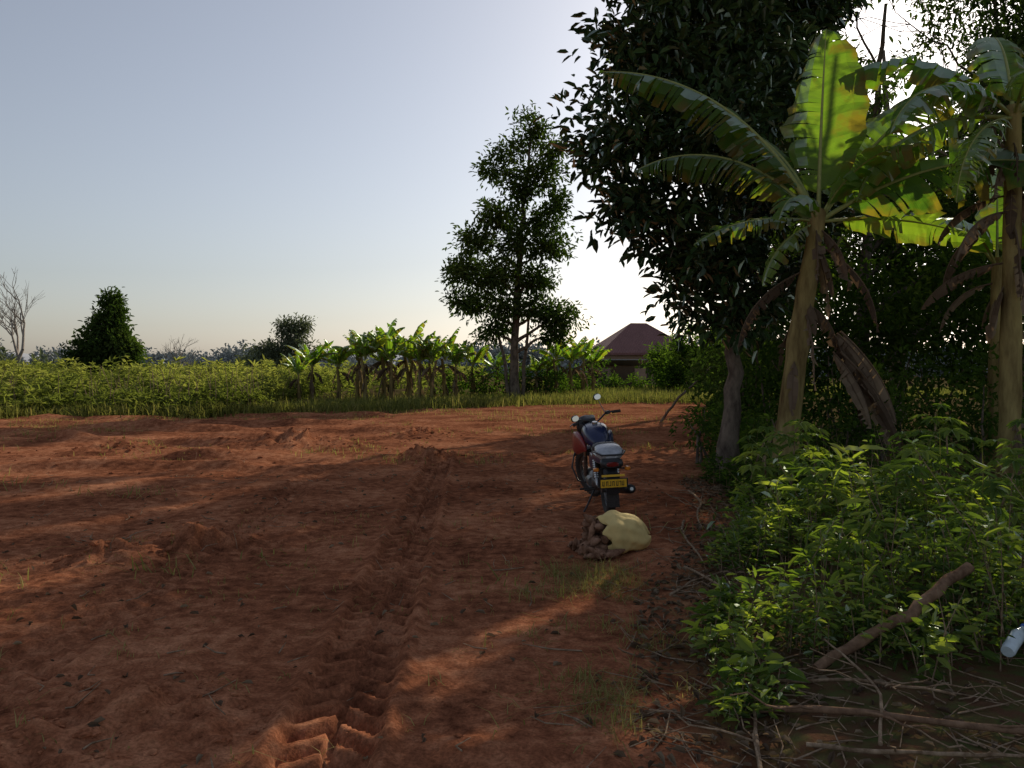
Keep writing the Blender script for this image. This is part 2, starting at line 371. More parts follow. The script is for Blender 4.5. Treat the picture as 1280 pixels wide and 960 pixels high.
tc=[(1.0,40,13.4,.7,.8,.9),(2.0,40.3,12.5,.7,.9,.6),(.1,40,12.4,.7,.8,.5),(-.8,40,11.4,.9,1.,.6),(1.5,40,11.1,1.1,1.2,.7),(.4,39.6,10.4,.8,1,.6),(2.3,40,9.8,.6,.9,.45),
    (-.5,40,9.1,1.3,1.4,.7),(1.6,40.2,8.9,1.0,1.2,.6),(-1.7,40,8.0,1.1,1.2,.7),(.3,39.5,7.7,1.2,1.3,.7),(2.0,40,7.6,.9,1.2,.6),(-2.5,40,6.4,1.0,1.2,.8),(-.9,39.5,6.2,1.3,1.4,.9),
    (1.0,40,6.0,1.2,1.3,.7),(-2.1,40,4.9,1.1,1.2,.6),(-.3,39.6,4.6,1.2,1.2,.6),(1.5,40,4.5,1.1,1.2,.6),(2.6,40.3,4.2,.8,1,.6),(-.9,40,3.5,.9,1,.5),(2.1,40,3.3,.8,1,.5)]
tree("broadleaf_tree",[(.15,40,0),(.1,40,3),(.4,40,7),(.6,40,10),(.95,40,13.5)],.24,tc,100,11,.26,.45,M_tree,twigs=6,spread=.3)
mb=MB();limb(mb,(.5,40.1,-.1),(.9,40,5),.11,.05,9,.03,0);limb(mb,(-.1,39.8,-.1),(-.9,40,4.5),.10,.05,9,.03,0);mb.build("tree_trunk",[M_bark])

cc=[(-25.2,50,1.8,1.6,1.5,1.1),(-25.4,50,3.2,1.5,1.4,1.1),(-24.9,50,4.5,1.1,1.1,.9),(-24.7,50,5.6,.7,.8,.8),(-26.6,50,2.4,1.0,1,.9),(-24,50,2.9,.9,1,.9),(-24.4,50,1.7,.9,1,.8)]
tree("mango_tree",[(-25.1,50,0),(-25.1,50,2.5),(-24.8,50,5.5)],.2,cc,140,10,.32,.42,M_tree,spread=.3)
cc=[(-20.5,70,2.9,1.6,1.6,1.1),(-19,70,4.3,1.1,1.2,1.1),(-19.6,70,5.2,.9,1,.8),(-18.4,70,5.3,.8,1,.6),(-21.9,70,2.6,1.2,1.2,.8),(-18.5,70,2.8,1.2,1.2,1),(-22.8,70,1.8,1,1,.7)]
tree("acacia_tree",[(-19.6,70,0),(-19.5,70,2.5),(-19.2,70,5)],.18,cc,65,11,.36,.35,M_hedge,spread=.5)

def bare(name,x,y,h,r,levels=5,seed=1,spread=.45):
    rg=random.Random(seed);mb=MB()
    def rec(p,d,L,r,l):
        n=4;pts=[p];dd=Vector(d)
        for i in range(n):
            dd=(dd+Vector((rg.gauss(0,.09),rg.gauss(0,.09),rg.gauss(.05,.05)))).normalized()
            pts.append(tuple(Vector(pts[-1])+dd*L/n))
        tube(mb,pts,np.linspace(r,r*.62,n+1),6 if l>2 else 4,0)
        if l==0:return
        for i in range(3):
            q=pts[rg.choice([2,3,4,4])]
            nd=(dd+Vector((rg.gauss(0,spread),rg.gauss(0,spread),rg.gauss(.1,.2)))).normalized()
            rec(q,nd,L*rg.uniform(.6,.8),r*.58,l-1)
    rec((x,y,-.1),(0.03,0,1),h*.36,r,levels)
    mb.build(name,[M_barkp])
bare("bare_tree",-37.3,60,8.8,.18,5,3)
bare("bare_tree",-24.5,60,4.2,.07,4,5,.7)
bare("bare_tree",-25.8,62,3.8,.06,4,8,.7)

# ------------------------------------------------------------ banana plants
def bleaf(mb,base,az,L,W,el0,droop,tear=.3,nseg=30,mat=0,rib=1,rnd=.5,fold=.35,roll=0.,pet=.14):
    a=rad(az);hd=np.array([math.cos(a),math.sin(a),0]);z=np.array([0,0,1.])
    p=np.array(base,float);P=[p];Ds=[]
    for i in range(nseg):
        t=(i+.5)/nseg;e=rad(el0)-rad(droop)*t**1.4
        d=hd*math.cos(e)+z*math.sin(e);Ds.append(d);p=p+d*L/nseg;P.append(p)
    P=np.array(P);Ds.append(Ds[-1]);Ds=np.array(Ds)
    side0=np.array([-math.sin(a),math.cos(a),0])
    tube(mb,P,np.linspace(.030,.004,len(P))*(L/2.4),5,rib,.5)
    def w(t):
        u=min(1,max(0,(t-pet)/(1-pet)))
        return W*.5*(math.sin(math.pi*u**.8)**.55) if 0<u<1 else 0.
    for sg in (-1,1):
        fa=fold+R.normal()*.1;dev=0
        for i in range(nseg):
            t0=i/nseg;t1=(i+1)/nseg
            if t1<=pet:continue
            ts=R.random()<tear
            if ts:dev=R.normal()*.6*(1 if tear>.25 else .5)-.35*(tear>.3)-.5*(tear>.6)
            gap=R.uniform(.35,1.2) if ts else 0
            q=[]
            for (t,idx,isl) in ((t0,i,True),(t1,i+1,False)):
                ww=w(t)*(1+.04*math.sin(t*40+sg))
                N=np.cross(Ds[idx],side0);N=N/(math.sqrt(N@N)+1e-9);N=N if N[2]>=0 else -N
                S=side0*math.cos(roll)+N*math.sin(roll);Nn=-side0*math.sin(roll)+N*math.cos(roll)
                for k in range(4):
                    u=k/3
                    ang=fa+dev*u-.75*u*(1+.4*dev)+.05*math.sin(t*55)
                    off=S*sg*ww*u*math.cos(ang)+Nn*ww*u*math.sin(ang)+Ds[idx]*ww*u*.22
                    if isl and gap:off=off+Ds[idx]*u*gap*L/nseg*.8
                    q.append(P[idx]+off)
            V=np.array(q)
            c=np.zeros((8,3));c[:,0]=min(1,max(0,rnd+R.normal()*.07));c[:4,1]=t0;c[4:,1]=t1;c[:,2]=np.tile(np.arange(4)/3,2)
            mb.add(V,[[k,k+1,k+5,k+4] for k in range(3)],mat,c,False)
def bstem(mb,pts,r0,r1,mat=2,dry=3,skirt=6,seed=0):
    P=np.array(pts,float);t=np.linspace(0,1,len(P));tt=np.linspace(0,1,16)
    Q=np.stack([np.interp(tt,t,P[:,i]) for i in range(3)],1)
    rr=(r0+(r1-r0)*tt)*(1+.05*R.normal(size=16));tube(mb,Q,rr,12,mat)
    for k in range(skirt):
        i=R.integers(3,14);a=R.random()*6.28;r=rr[i]
        b=Q[i]+np.array([math.cos(a),math.sin(a),0])*r*1.02
        bleaf(mb,b,math.degrees(a),R.uniform(.4,1.0),.14,-66,22,.3,8,dry,dry,R.random(),pet=0)
    return Q
BM=[M_ban,M_rib,M_stemb,M_dry]
def banana(name,x,y,h,leaves_,r0=.13,dry=5,lean=(0,0),skirt=6,**k):
    z=float(H(x,y));mb=MB();top=np.array([x+lean[0],y+lean[1],z+h])
    Q=bstem(mb,[(x,y,z-.1),(x+lean[0]*.45,y+lean[1]*.45,z+h*.5),tuple(top)],r0,r0*.55,skirt=skirt)
    for (az,L,W,el,dr,te,rn,ro) in leaves_:
        bleaf(mb,top-[0,0,.15],az,L,W,el,dr,te,44 if L>1.5 else 20,0,1,rn,roll=ro)
    for i in range(dry):
        a=R.random()*360;zz=R.uniform(.6,.95)*h
        b=Q[0]+(Q[-1]-Q[0])*(zz/h)
        bleaf(mb,b,a,R.uniform(.8,1.4),R.uniform(.16,.28),R.uniform(-35,0),R.uniform(60,85),.6,16,3,3,R.random(),fold=-.9)
    return mb.build(name,BM)
banana("banana_plant",3.30,9.9,3.45,[
 (60,2.55,1.05,84,12,.14,.7,0.1),
 (174,3.4,.85,62,62,.8,.25,-.4),
 (12,2.8,.95,56,32,.25,.7,.7),
 (350,2.7,1.1,32,46,.3,.1,.9),
 (30,2.8,.95,48,50,.3,.5,.3),
 (182,1.6,.5,8,45,.5,.35,-.4),
 (310,1.6,.65,60,80,.3,.4,.2),
 (125,2.6,.85,66,60,.4,.3,0),
 (2,2.1,.55,6,30,.4,.9,-.5),
 (162,2.6,.8,52,80,.8,.25,-.3),
 (230,1.4,.5,30,90,.5,.5,0),
 (200,1.2,.4,-20,60,.5,.8,0),
 ],.165,6,(.42,-.1),9)
banana("banana_plant",5.95,9.6,4.6,[
 (165,2.2,.85,50,75,.4,.5,.2),(200,2.2,.8,30,100,.6,.4,0),(70,2.2,.8,70,60,.2,.6,0),
 (20,2.4,.8,50,70,.2,.6,0),(300,2.0,.7,40,90,.3,.5,0),(250,1.8,.6,35,110,.4,.8,0),(180,2.3,.7,5,80,.5,.9,0),(0,2.2,.7,20,80,.3,.7,0),(215,1.9,.6,-10,75,.65,.8,0)],.14,10,(.0,0),6)
banana("banana_plant",7.1,11.8,3.1,[
 (150,2.0,.7,60,80,.3,.7,.2),(210,2.0,.7,50,90,.4,.6,0),(60,2.0,.7,75,40,.2,.6,0),(0,2,.6,50,70,.3,.5,0),(270,1.8,.6,50,90,.3,.8,0)],.13,5)
mb=MB()
for i in range(7):
    bleaf(mb,(4.0+R.normal()*.06,9.9+R.normal()*.1,1.75+R.random()*.35),-20+R.normal()*35,R.uniform(1.0,1.5),R.uniform(.22,.36),-45,38,.5,16,0,0,R.random(),fold=-.8,pet=.02)
mb.build("dead_banana_leaves",[M_dry])

var=[]
for s in range(5):
    mb=MB();h=R.uniform(1.6,2.3)
    bstem(mb,[(0,0,-.1),(R.normal()*.05,0,h*.5),(R.normal()*.12,0,h)],.13,.06,skirt=5)
    n=9
    for i in range(n):
        el=R.uniform(50,86);bleaf(mb,(0,0,h-.1),i*137.5+R.normal()*15,R.uniform(1.5,2.1),R.uniform(.42,.58),el,R.uniform(30,95),.4,14,0,1,R.uniform(.4,1),fold=.3)
    for i in range(4):
        bleaf(mb,(0,0,h*.85),R.random()*360,R.uniform(1,1.4),.3,0,105,.5,10,3,3,R.random(),fold=-.6)
    o=mb.build("banana_plant",BM);var.append(o)
spots=[(-9.2,37,.85),(-8.3,38.5,.9),(-7.6,39.5,1.0),(-6.9,37.8,.98),(-6.2,39.2,1.05),(-5.7,38,.95),(-5.0,39.5,1.02),(-4.4,38.4,.92),(-3.8,38.2,.85),(-3.3,39.8,.95),(-2.7,38.6,.8),(-6.5,41,1.05),(-5.3,41.5,1.1),(-7.8,41.5,1.0),(-4.1,41.5,1.0),(-9.4,35.4,.6),(-2.0,41,.85),
  (1.2,41.2,.7),(2.3,42.0,.85),(3.3,44,1.0),(4.1,46,1.05),(1.9,43.5,.8),(-.9,42.5,.8),(4.9,48.5,.9)]
for i,(x,y,s) in enumerate(spots):
    v=var[i%5]
    if i<5:o=v
    else:
        o=bpy.data.objects.new("banana_plant",v.data);COL.objects.link(o)
    o.location=(x,y,float(H(x,y)));o.rotation_euler=(0,0,R.random()*6.28);o.scale=(s,s,s*R.uniform(.9,1.16))

# ------------------------------------------------------------ crop field (left)
def scatter_crop(name,n,x0,x1,y0f,y1,h,L,mat,W=.26,rise=5.):
    x=R.uniform(x0,x1,n);u=R.random(n)**1.25
    y=y0f(x)+u*(y1-y0f(x))+R.normal(size=n)*.5
    fr=np.clip((y-y0f(x))/rise,0,1)
    top=h*(.38+.62*fr)*(.85+.7*fbm(x*.6,y*.6,3,2)+.7*vn(x*3,y*3,4))
    z=top*(R.random(n)**.55)+H(x,y)
    P=np.stack([x,y,z],1);k=6;P=np.repeat(P,k,0)
    D=R.normal(size=P.shape);D[:,2]=D[:,2]*.5+.35
    Ls=L*(.6+.6*R.random(len(P)))
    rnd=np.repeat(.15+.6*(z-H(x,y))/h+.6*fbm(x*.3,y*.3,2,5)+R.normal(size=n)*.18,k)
    mb=MB();leaves(mb,P,D,Ls,Ls*W,0,rnd)
    m=n//30
    xs=R.uniform(x0,x1,m);ys=y0f(xs)+R.random(m)**1.5*(y1-y0f(xs))*.6
    for a,b in zip(xs,ys):
        hh=h*R.uniform(.5,1.2)
        tube(mb,[(a,b,0),(a+R.normal()*.08,b,hh*.5),(a+R.normal()*.2,b,hh)],[.016,.013,.006],4,1)
    return mb.build(name,[mat,M_twig])
edge=lambda x:27.3+0.36*(x+17)+.9*np.sin(x*.7)+.5*np.sin(x*1.9)
scatter_crop("cassava_field",14000,-34,-9.6,edge,46,1.5,.27,M_crop)
scatter_crop("cassava_field",4500,-75,-3,lambda x:46+0*x,95,1.6,.55,M_crop,rise=.1)
def grass(name,P,h,n,mat,width=.012,spread=.06,lean=.45,rn=None):
    k=len(P);x=np.repeat(P[:,0],n)+R.normal(size=k*n)*spread;y=np.repeat(P[:,1],n)+R.normal(size=k*n)*spread
    z=H(x,y);N=k*n;hh=np.repeat(np.broadcast_to(h,(k,)),n)*(.5+.7*R.random(N))
    a=R.random(N)*6.28;l=np.abs(R.normal(size=N))*lean
    d=np.stack([np.cos(a)*l,np.sin(a)*l,np.ones(N)],1);s=np.stack([-np.sin(a),np.cos(a),0*a],1)
    B=np.stack([x,y,z-.01],1);w=np.broadcast_to(width,(N,))[:,None]
    Mi=B+d*hh[:,None]*.55;T=B+d*hh[:,None];T[:,:2]+=d[:,:2]*hh[:,None]*.6;T[:,2]-=hh*l*.35
    V=np.stack([B-s*w*.5,B+s*w*.5,Mi+s*w*.4,Mi-s*w*.4,T],1).reshape(-1,3)
    i=5*np.arange(N)[:,None]
    r=np.repeat(np.clip((R.random(N) if rn is None else rn+R.normal(size=N)*.15),0,1),5)
    mb=MB();mb.add(V,i+np.array([[0,1,2,3]]),0,r)
    mb.F.append(i+np.array([[3,2,4]]));mb.M.append((0,N));mb.S.append(False)
    return mb.build(name,[mat])
k=4200;x=R.uniform(-26,11,k);y=fieldedge(x)-1+np.abs(R.normal(size=k))*6
y=np.where(x<-9,edge(x)-.8+np.abs(R.normal(size=k))*1.0-.2,y)
grass("field_edge_grass",np.stack([x,y],1),R.uniform(.15,.6,k),8,M_grass,.035,.3,.55,.45)
k=2200;x=R.uniform(2,30,k);y=R.uniform(40,85,k)
grass("grass_verge",np.stack([x,y],1),R.uniform(.2,.5,k),8,M_grass,.06,.5,.5,.35)
k=4200;x=R.uniform(-20,6,k);y=R.uniform(6,33,k)
m=(fbm(x*.35,y*.5,3,6)>.16)&(x<bushline(y))&(y<fieldedge(x));x=x[m];y=y[m]
grass("grass_tufts",np.stack([x,y],1),R.uniform(.04,.22,len(x)),6,M_grass,.011,.12,.9,.7)
k=520;y=R.uniform(3.0,6.8,k);x=.38+.08*(y-3)+R.normal(size=k)*.25;m=(x<bushline(y)+.3)&(fbm(x*2.5,y*2.5,2,1)>.02)
grass("grass_tufts",np.stack([x[m],y[m]],1),R.uniform(.03,.15,m.sum()),9,M_grass,.0045,.05,1.3,.7)
k=160;x=R.uniform(-3.5,.6,k);y=R.uniform(2.8,9,k)
grass("grass_tufts",np.stack([x,y],1),R.uniform(.03,.10,k),5,M_grass,.005,.04,1.1,.75)

# ------------------------------------------------------------ distant treeline
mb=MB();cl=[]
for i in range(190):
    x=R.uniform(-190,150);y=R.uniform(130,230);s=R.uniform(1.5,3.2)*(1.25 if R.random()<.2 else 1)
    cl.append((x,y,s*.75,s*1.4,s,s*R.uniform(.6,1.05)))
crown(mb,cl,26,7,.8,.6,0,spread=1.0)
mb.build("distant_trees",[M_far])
mb=MB();cl=[]
for i in range(20):
    x=R.uniform(-62,-10);y=R.uniform(80,105);s=R.uniform(.7,1.2)
    cl.append((x,y,s*.8,s*1.3,s,s*.9))
for (x,y,s) in ((-37.5,58,1.5),(-39.5,59,1.7),(-34.5,60,1.1),(-21.5,66,1.2)):cl.append((x,y,s*.8,s*1.2,s,s*.85))
crown(mb,cl,40,8,.5,.5,0,spread=.6)
mb.build("hedgerow_bushes",[M_hedge])
def bush(name,cl,ntw,nlf,L,W,mat,spread=.2):
    mb=MB()
    for c in cl:
        for _ in range(4):limb(mb,(c[0]+R.normal()*.1,c[1]+R.normal()*.1,0),np.array(c[:3])+R.normal(size=3)*np.array(c[3:6])*.4,.03,.008,6,.1,0,.0,5)
    crown(mb,cl,ntw,nlf,L,W,1,spread=spread)
    return mb.build(name,[M_bark,mat])
bush("shrub",[(10.6,54,1.6,1.2,1.2,1.5),(10.8,50,2.2,1.1,1.2,1.5),(12.2,50,2.6,1.5,1.3,1.8),(9.9,50,.9,1.0,1,.8),(11.5,46,1.2,1.3,1,1.1),(13.6,48,2.4,1.6,1.3,2.),(10.2,56,2.1,1.0,1,1.2)],80,9,.3,.45,M_bush,spread=.35)
bush("shrub",[(4.2,50,.7,1.2,1.2,.7),(2.9,47,.8,1.2,1,.8),(7.3,58,.5,.8,.8,.55),(8.9,57,.6,.7,.8,.6),(6.2,60,1.2,.9,.8,1.2)],70,9,.26,.45,M_bush,spread=.35)
bush("shrub",[(-1.3,41,.8,1.2,1,.9),(1.6,41.5,.8,1.2,1,.8),(-2.9,42,.7,1,1,.8),(.3,41.5,.9,1,1,.9)],70,9,.22,.45,M_bush,spread=.35)

# ------------------------------------------------------------ right thicket
bush("shrub",[(4.9,14.8,1.1,.8,.9,1.1),(5.8,14.5,1.6,.9,1,1.4),(6.8,14.8,2.2,1.1,1.1,1.7),(7.9,14.5,2.2,1.2,1.1,2.0),(9.2,15,2.5,1.3,1.1,2.2),(5.6,16,2.8,1.0,1,1.2)],130,11,.13,.5,M_bush)
bush("shrub",[(5.2,18,1.2,1.0,1,1.1),(6.1,21,1.4,1.1,1,1.3),(7.0,24,1.6,1.2,1,1.4),(7.9,27,1.6,1.2,1.2,1.4),(9.0,31,1.7,1.4,1.3,1.5),(6.5,19,2.2,1.1,1,1.4),(10.4,36,2,1.5,1.3,1.7)],90,10,.18,.5,M_tree)
bush("shrub",[(3.75,11.1,.6,.4,.5,.5),(4.5,11.4,.7,.6,.6,.6),(5.5,11.5,.9,.7,.7,.8),(6.6,11.2,.9,.8,.8,.9),(3.3,13.5,.6,.4,.8,.5)],180,11,.10,.5,M_bush,spread=.15)
tree("shade_tree",[(7.2,16.5,0),(7.2,16.5,3),(7.4,16.5,6),(7.6,16.5,9)],.17,
 [(5.6,16,5.5,1.2,1.2,1.),(6.6,16.5,7.4,1.3,1.2,1.),(6.2,15.6,9.0,1.4,1.3,.9),(8.4,16.5,5.0,1.3,1.3,1.),(10.2,17,5.6,1.5,1.3,1.2),(7.4,17,3.9,1.3,1.2,.9),(11,17,7.8,1.4,1.4,1.),(4.6,15.5,8.9,1.2,1.2,.9),(9.3,16.5,4,1.4,1.2,1.),
  (7.7,18,6.3,1.3,1.2,1.),(9.6,18,7.0,1.4,1.2,1.),(11.8,18,4.4,1.5,1.2,1.2),(8.6,18,2.9,1.4,1.2,1.1)],
 105,12,.15,.44,M_tree,twigs=6,spread=.3)
tree("feathery_tree",[(9.6,15.2,0),(9.5,15.2,3),(9.2,15,6),(8.9,15,8.5)],.13,
 [(7.6,14.8,7.1,.9,.9,.7),(9.4,15,7.6,1.1,1,.8),(8.6,14.6,6.3,1.0,.9,.7),(9.9,15.4,6.5,1.1,1.,.8),(6.9,14.6,8.0,.9,1,.7),(8.9,15,8.9,1.2,1.2,.7),(10.6,15.5,8.6,1.2,1,.8),(7.6,14.8,5.8,.9,.9,.6),(10.6,15.5,5.2,1,1,.8)],
 240,12,.12,.42,M_tree,twigs=12,spread=.4)
tree("shade_tree",[(11.5,24,0),(11.5,24,4),(11.2,24,8),(11,24,11)],.24,
 [(9.4,24,6.5,1.9,1.6,1.5),(8.2,24,9.5,1.9,1.6,1.4),(11.5,24,6.5,2,1.6,1.6),(14,25,7.5,2.2,1.8,1.8),(7,25,12,1.8,1.6,1.2),(14,24,4,2,1.8,1.6),(16.5,25,10,2,1.8,1.6),(13,24,10,2,1.6,1.4),(11,24,3.6,2,1.5,1.6)],
 70,11,.24,.48,M_tree,twigs=5,spread=.4)
tree("shade_tree",[(9,32,0),(8.8,32,4),(7.6,32,9),(6.8,32,12.5)],.26,
 [(9.5,32,7.5,2,1.8,1.6),(11.5,32,6,2,1.8,1.6),(9.5,31,11,2,1.8,1.4),(6.1,30,11.4,1.7,1.9,1.2),(7.8,31,13,1.9,1.8,1.3),(5.6,31.5,13.2,1.4,1.6,1.1),(8.6,28.5,10.2,1.8,1.8,1.4)],
 80,11,.30,.5,M_tree,twigs=5,spread=.4)

# ------------------------------------------------------------ near weeds
def weeds(name,n,xf,yr,hf,nl,L,W,mat,lean=.35,keep=None):
    y=R.uniform(yr[0],yr[1],n);x=xf(y,n)
    if keep is not None:
        m=keep(x,y);x=x[m];y=y[m];n=len(x)
    z=H(x,y);h=hf(x,y)*(.5+.8*R.random(n))
    a=R.random(n)*6.28;l=np.abs(R.normal(size=n))*lean
    dx=np.cos(a)*l;dy=np.sin(a)*l
    mb=MB()
    for i in range(n):
        b=np.array([x[i],y[i],z[i]])
        tube(mb,[b,b+[dx[i]*h[i]*.4,dy[i]*h[i]*.4,h[i]*.55],b+[dx[i]*h[i],dy[i]*h[i],h[i]]],[.005,.004,.002],3,1)
    t=R.random((n,nl))**.7
    hx=h[:,None]
    P=np.stack([x[:,None]+dx[:,None]*hx*t**1.2,y[:,None]+dy[:,None]*hx*t**1.2,z[:,None]+hx*t],-1).reshape(-1,3)
    P=P+R.normal(size=P.shape)*.035
    D=R.normal(size=P.shape);D[:,2]=D[:,2]*.35+.1
    sz=np.repeat(R.uniform(.55,1.4,n),nl)
    Ls=L*(.5+.8*R.random(len(P)))*sz
    rnd=np.repeat(.45+R.normal(size=n)*.28,nl)+R.normal(size=n*nl)*.12+(t.ravel()-.6)*.4
    leaves(mb,P+nrm(D)*.02,D,Ls,Ls*W,0,rnd)
    return mb.build(name,[mat,M_twig])
patch=lambda x,y:(fbm(x*1.1,y*1.1,3,4)>-.16)&(x>bushline(y)+.1)
hf=lambda x,y:np.clip(.10+.27*(x-bushline(y)),.08,.45)*(1+1.1*fbm(x*1.4,y*1.4,2,3))
weeds("weeds",900,lambda y,n:bushline(y)+.12+R.random(n)**1.1*3.6,(3.5,9.5),hf,28,.062,.36,M_weed,keep=patch)
weeds("weeds",260,lambda y,n:bushline(y)+.1+R.random(n)*2.5,(3.6,7),hf,20,.085,.5,M_weed,keep=patch)
weeds("weeds",200,lambda y,n:bushline(y)+.3+R.random(n)*2.8,(4.2,8),lambda x,y:hf(x,y)*1.5,26,.12,.18,M_weed,keep=patch)
weeds("weeds",220,lambda y,n:bushline(y)+.1+R.random(n)*1.8,(8,13),lambda x,y:np.clip(.2+.25*(x-bushline(y)),.15,.7),30,.085,.45,M_bush)
weeds("weeds",260,lambda y,n:bushline(y)+R.random(n)*1.2,(13,34),lambda x,y:.25+.35*(x-bushline(y)),24,.14,.45,M_bush)
def cassava(x,y,h,nl=16,s=.17,mat=M_weed):
    mb=MB();z=float(H(x,y));top=np.array([x+R.normal()*.06,y+R.normal()*.06,z+h])
    b=np.array([x,y,z-.02]);tube(mb,[b,(b+top)/2+R.normal(size=3)*.02,top],[.012,.01,.006],6,1)
    for i in range(nl):
        t=.45+.55*(i/nl);a=i*2.4+R.normal()*.2;el=R.uniform(.0,.9)
        p=b+(top-b)*t;pl=R.uniform(.12,.24)
        d=np.array([math.cos(a)*math.cos(el),math.sin(a)*math.cos(el),math.sin(el)])
        e=p+d*pl;tube(mb,[p,(p+e)/2+[0,0,.01],e],[.003,.0025,.002],3,2)
        hd=nrm(np.array([d[0],d[1],-.25]));sd=np.array([-hd[1],hd[0],0]);sd=nrm(sd)
        k=7;an=np.linspace(-2.1,2.1,k)
        D=np.cos(an)[:,None]*hd+np.sin(an)[:,None]*sd;D[:,2]-=.12
        Ls=s*(1-.35*np.abs(an)/2.1)*R.uniform(.8,1.15)
        leaves(mb,np.repeat(e[None],k,0),D,Ls,Ls*.34,0,np.full(k,.6+R.normal()*.2),upb=3)
    mb.build("cassava_plant",[mat,M_twig,M_rib])
for (x,y,h) in ((3.55,6.9,.8),(3.9,7.3,.9),(3.1,6.6,.65),(4.3,6.9,.8),(2.75,7.2,.7),(2.5,7.9,.7),(2.9,8.4,.9),(3.3,8.8,.85),(4.9,7.6,1.0),(2.2,5.4,.4),(3.2,5.4,.5),(4.6,8.6,1.0),(2.75,9.4,.8),(3.6,6.1,.7),(2.5,6.5,.6)):
    cassava(x,y,h)
k=30;grass("tall_grass",np.stack([R.uniform(3.2,4.6,k),R.uniform(5,7,k)],1),R.uniform(.6,1.1,k),5,M_grass,.010,.05,.45,.3)

# ------------------------------------------------------------ fallen wood, clods, litter
def stick(name,pts,r0,r1,mat=M_log,forks=0):
    mb=MB();P=np.array(pts,float)
    t=np.linspace(0,1,len(P));tt=np.linspace(0,1,14)
    Q=np.stack([np.interp(tt,t,P[:,i]) for i in range(3)],1)+R.normal(size=(14,3))*r0*.2
    L=np.linalg.norm(P[-1]-P[0]);ph=R.random()*6
    Q[:,0]+=.02*L*np.sin(tt*5+ph);Q[:,1]+=.02*L*np.sin(tt*7+ph*2)
    tube(mb,Q,np.linspace(r0,r1,14)*(1+.08*R.normal(size=14)),9,0,cap=True)
    for _ in range(forks):
        i=R.integers(2,12);d=nrm(Q[min(i+2,13)]-Q[i]+R.normal(size=3)*.35);d[2]=abs(d[2])*.4
        limb(mb,Q[i],Q[i]+d*R.uniform(.2,.6),r0*.45,.003,6,.12,0,0,5)
    mb.build(name,[mat])
def gz(x,y,o=0):return (x,y,float(H(x,y))+o)
stick("log",[gz(1.52,4.0,.05),(2.1,4.2,.34),(2.5,4.33,.52)],.026,.034)
stick("fallen_branch",[gz(.98,3.0,.02),gz(1.05,3.5,.03),gz(1.22,4.15,.05)],.012,.006,M_twig,2)
stick("fallen_branch",[gz(1.1,3.7,.03),gz(1.7,3.35,.05),gz(2.6,3.05,.08)],.017,.012,M_log,4)
stick("fallen_branch",[gz(1.2,3.3,.02),gz(1.7,3.05,.04),gz(2.1,2.95,.06)],.010,.006,M_twig,3)
stick("fallen_branch",[gz(1.2,3.95,.03),gz(1.6,3.85,.05),gz(1.95,3.5,.08)],.010,.006,M_twig,3)
stick("fallen_branch",[gz(1.5,3.2,.03),gz(1.65,3.6,.08),gz(1.6,4.1,.16)],.008,.005,M_twig,2)
stick("fallen_branch",[gz(1.75,8.2,.03),gz(1.6,7.2,.05),gz(1.5,6.4,.04)],.014,.006,M_twig,4)
stick("fallen_branch",[gz(2.2,10.2,.03),gz(2.1,8.8,.1),gz(1.85,7.8,.04)],.016,.008,M_twig,4)
stick("fallen_branch",[gz(1.35,6.3,.03),gz(1.5,5.2,.06),gz(1.3,4.6,.03)],.010,.005,M_twig,4)
stick("fallen_branch",[gz(1.1,5.6,.03),gz(1.3,5.9,.03),gz(1.75,6.1,.05)],.010,.005,M_twig,3)
stick("fallen_branch",[gz(-.15,6.3,.01),gz(.1,6.35,.02)],.006,.004,M_twig,1)
stick("leaning_pole",[(4.35,23.5,-.05),(4.9,23.4,.8),(5.75,23.2,1.65)],.04,.025,M_bark,1)
mb=MB()
for i in range(820):
    if i<440:
        y=R.uniform(2.8,11);x=bushline(y)+R.normal()*.4+.1
        if i<220:y=R.uniform(2.8,4.6);x=R.uniform(.6,3.2)
    else:
        y=R.uniform(2.7,18);x=R.uniform(-7,2)
    L=R.uniform(.06,.4 if i<440 else .2);a=R.random()*3.14
    dx,dy=math.cos(a)*L/2,math.sin(a)*L/2
    p0=gz(x-dx,y-dy,.008);p1=gz(x+dx,y+dy,.01+R.random()*.04);pm=gz(x+R.normal()*.015,y+R.normal()*.015,.015)
    w_=R.uniform(.5,1.3);tube(mb,[p0,pm,p1],[.004*w_,.004*w_,.002],4,0,R.random())
mb.build("twigs",[M_twig])
k=3400;y=R.uniform(2.7,12,k);x=np.where(R.random(k)<.84,bushline(y)+np.abs(R.normal(size=k))*.8-.3,R.uniform(-5,2,k))
D=R.normal(size=(k,3));D[:,2]*=.25
mb=MB();Ls=R.uniform(.025,.075,k);leaves(mb,np.stack([x,y,H(x,y)+.012],1),D,Ls,Ls*.45,0,upb=2.,curl=2)
mb.build("leaf_litter",[M_dry])
bm=bmesh.new();bmesh.ops.create_icosphere(bm,subdivisions=2,radius=1)
IV=np.array([v.co[:] for v in bm.verts]);IF=np.array([[v.index for v in f.verts] for f in bm.faces]);bm.free()
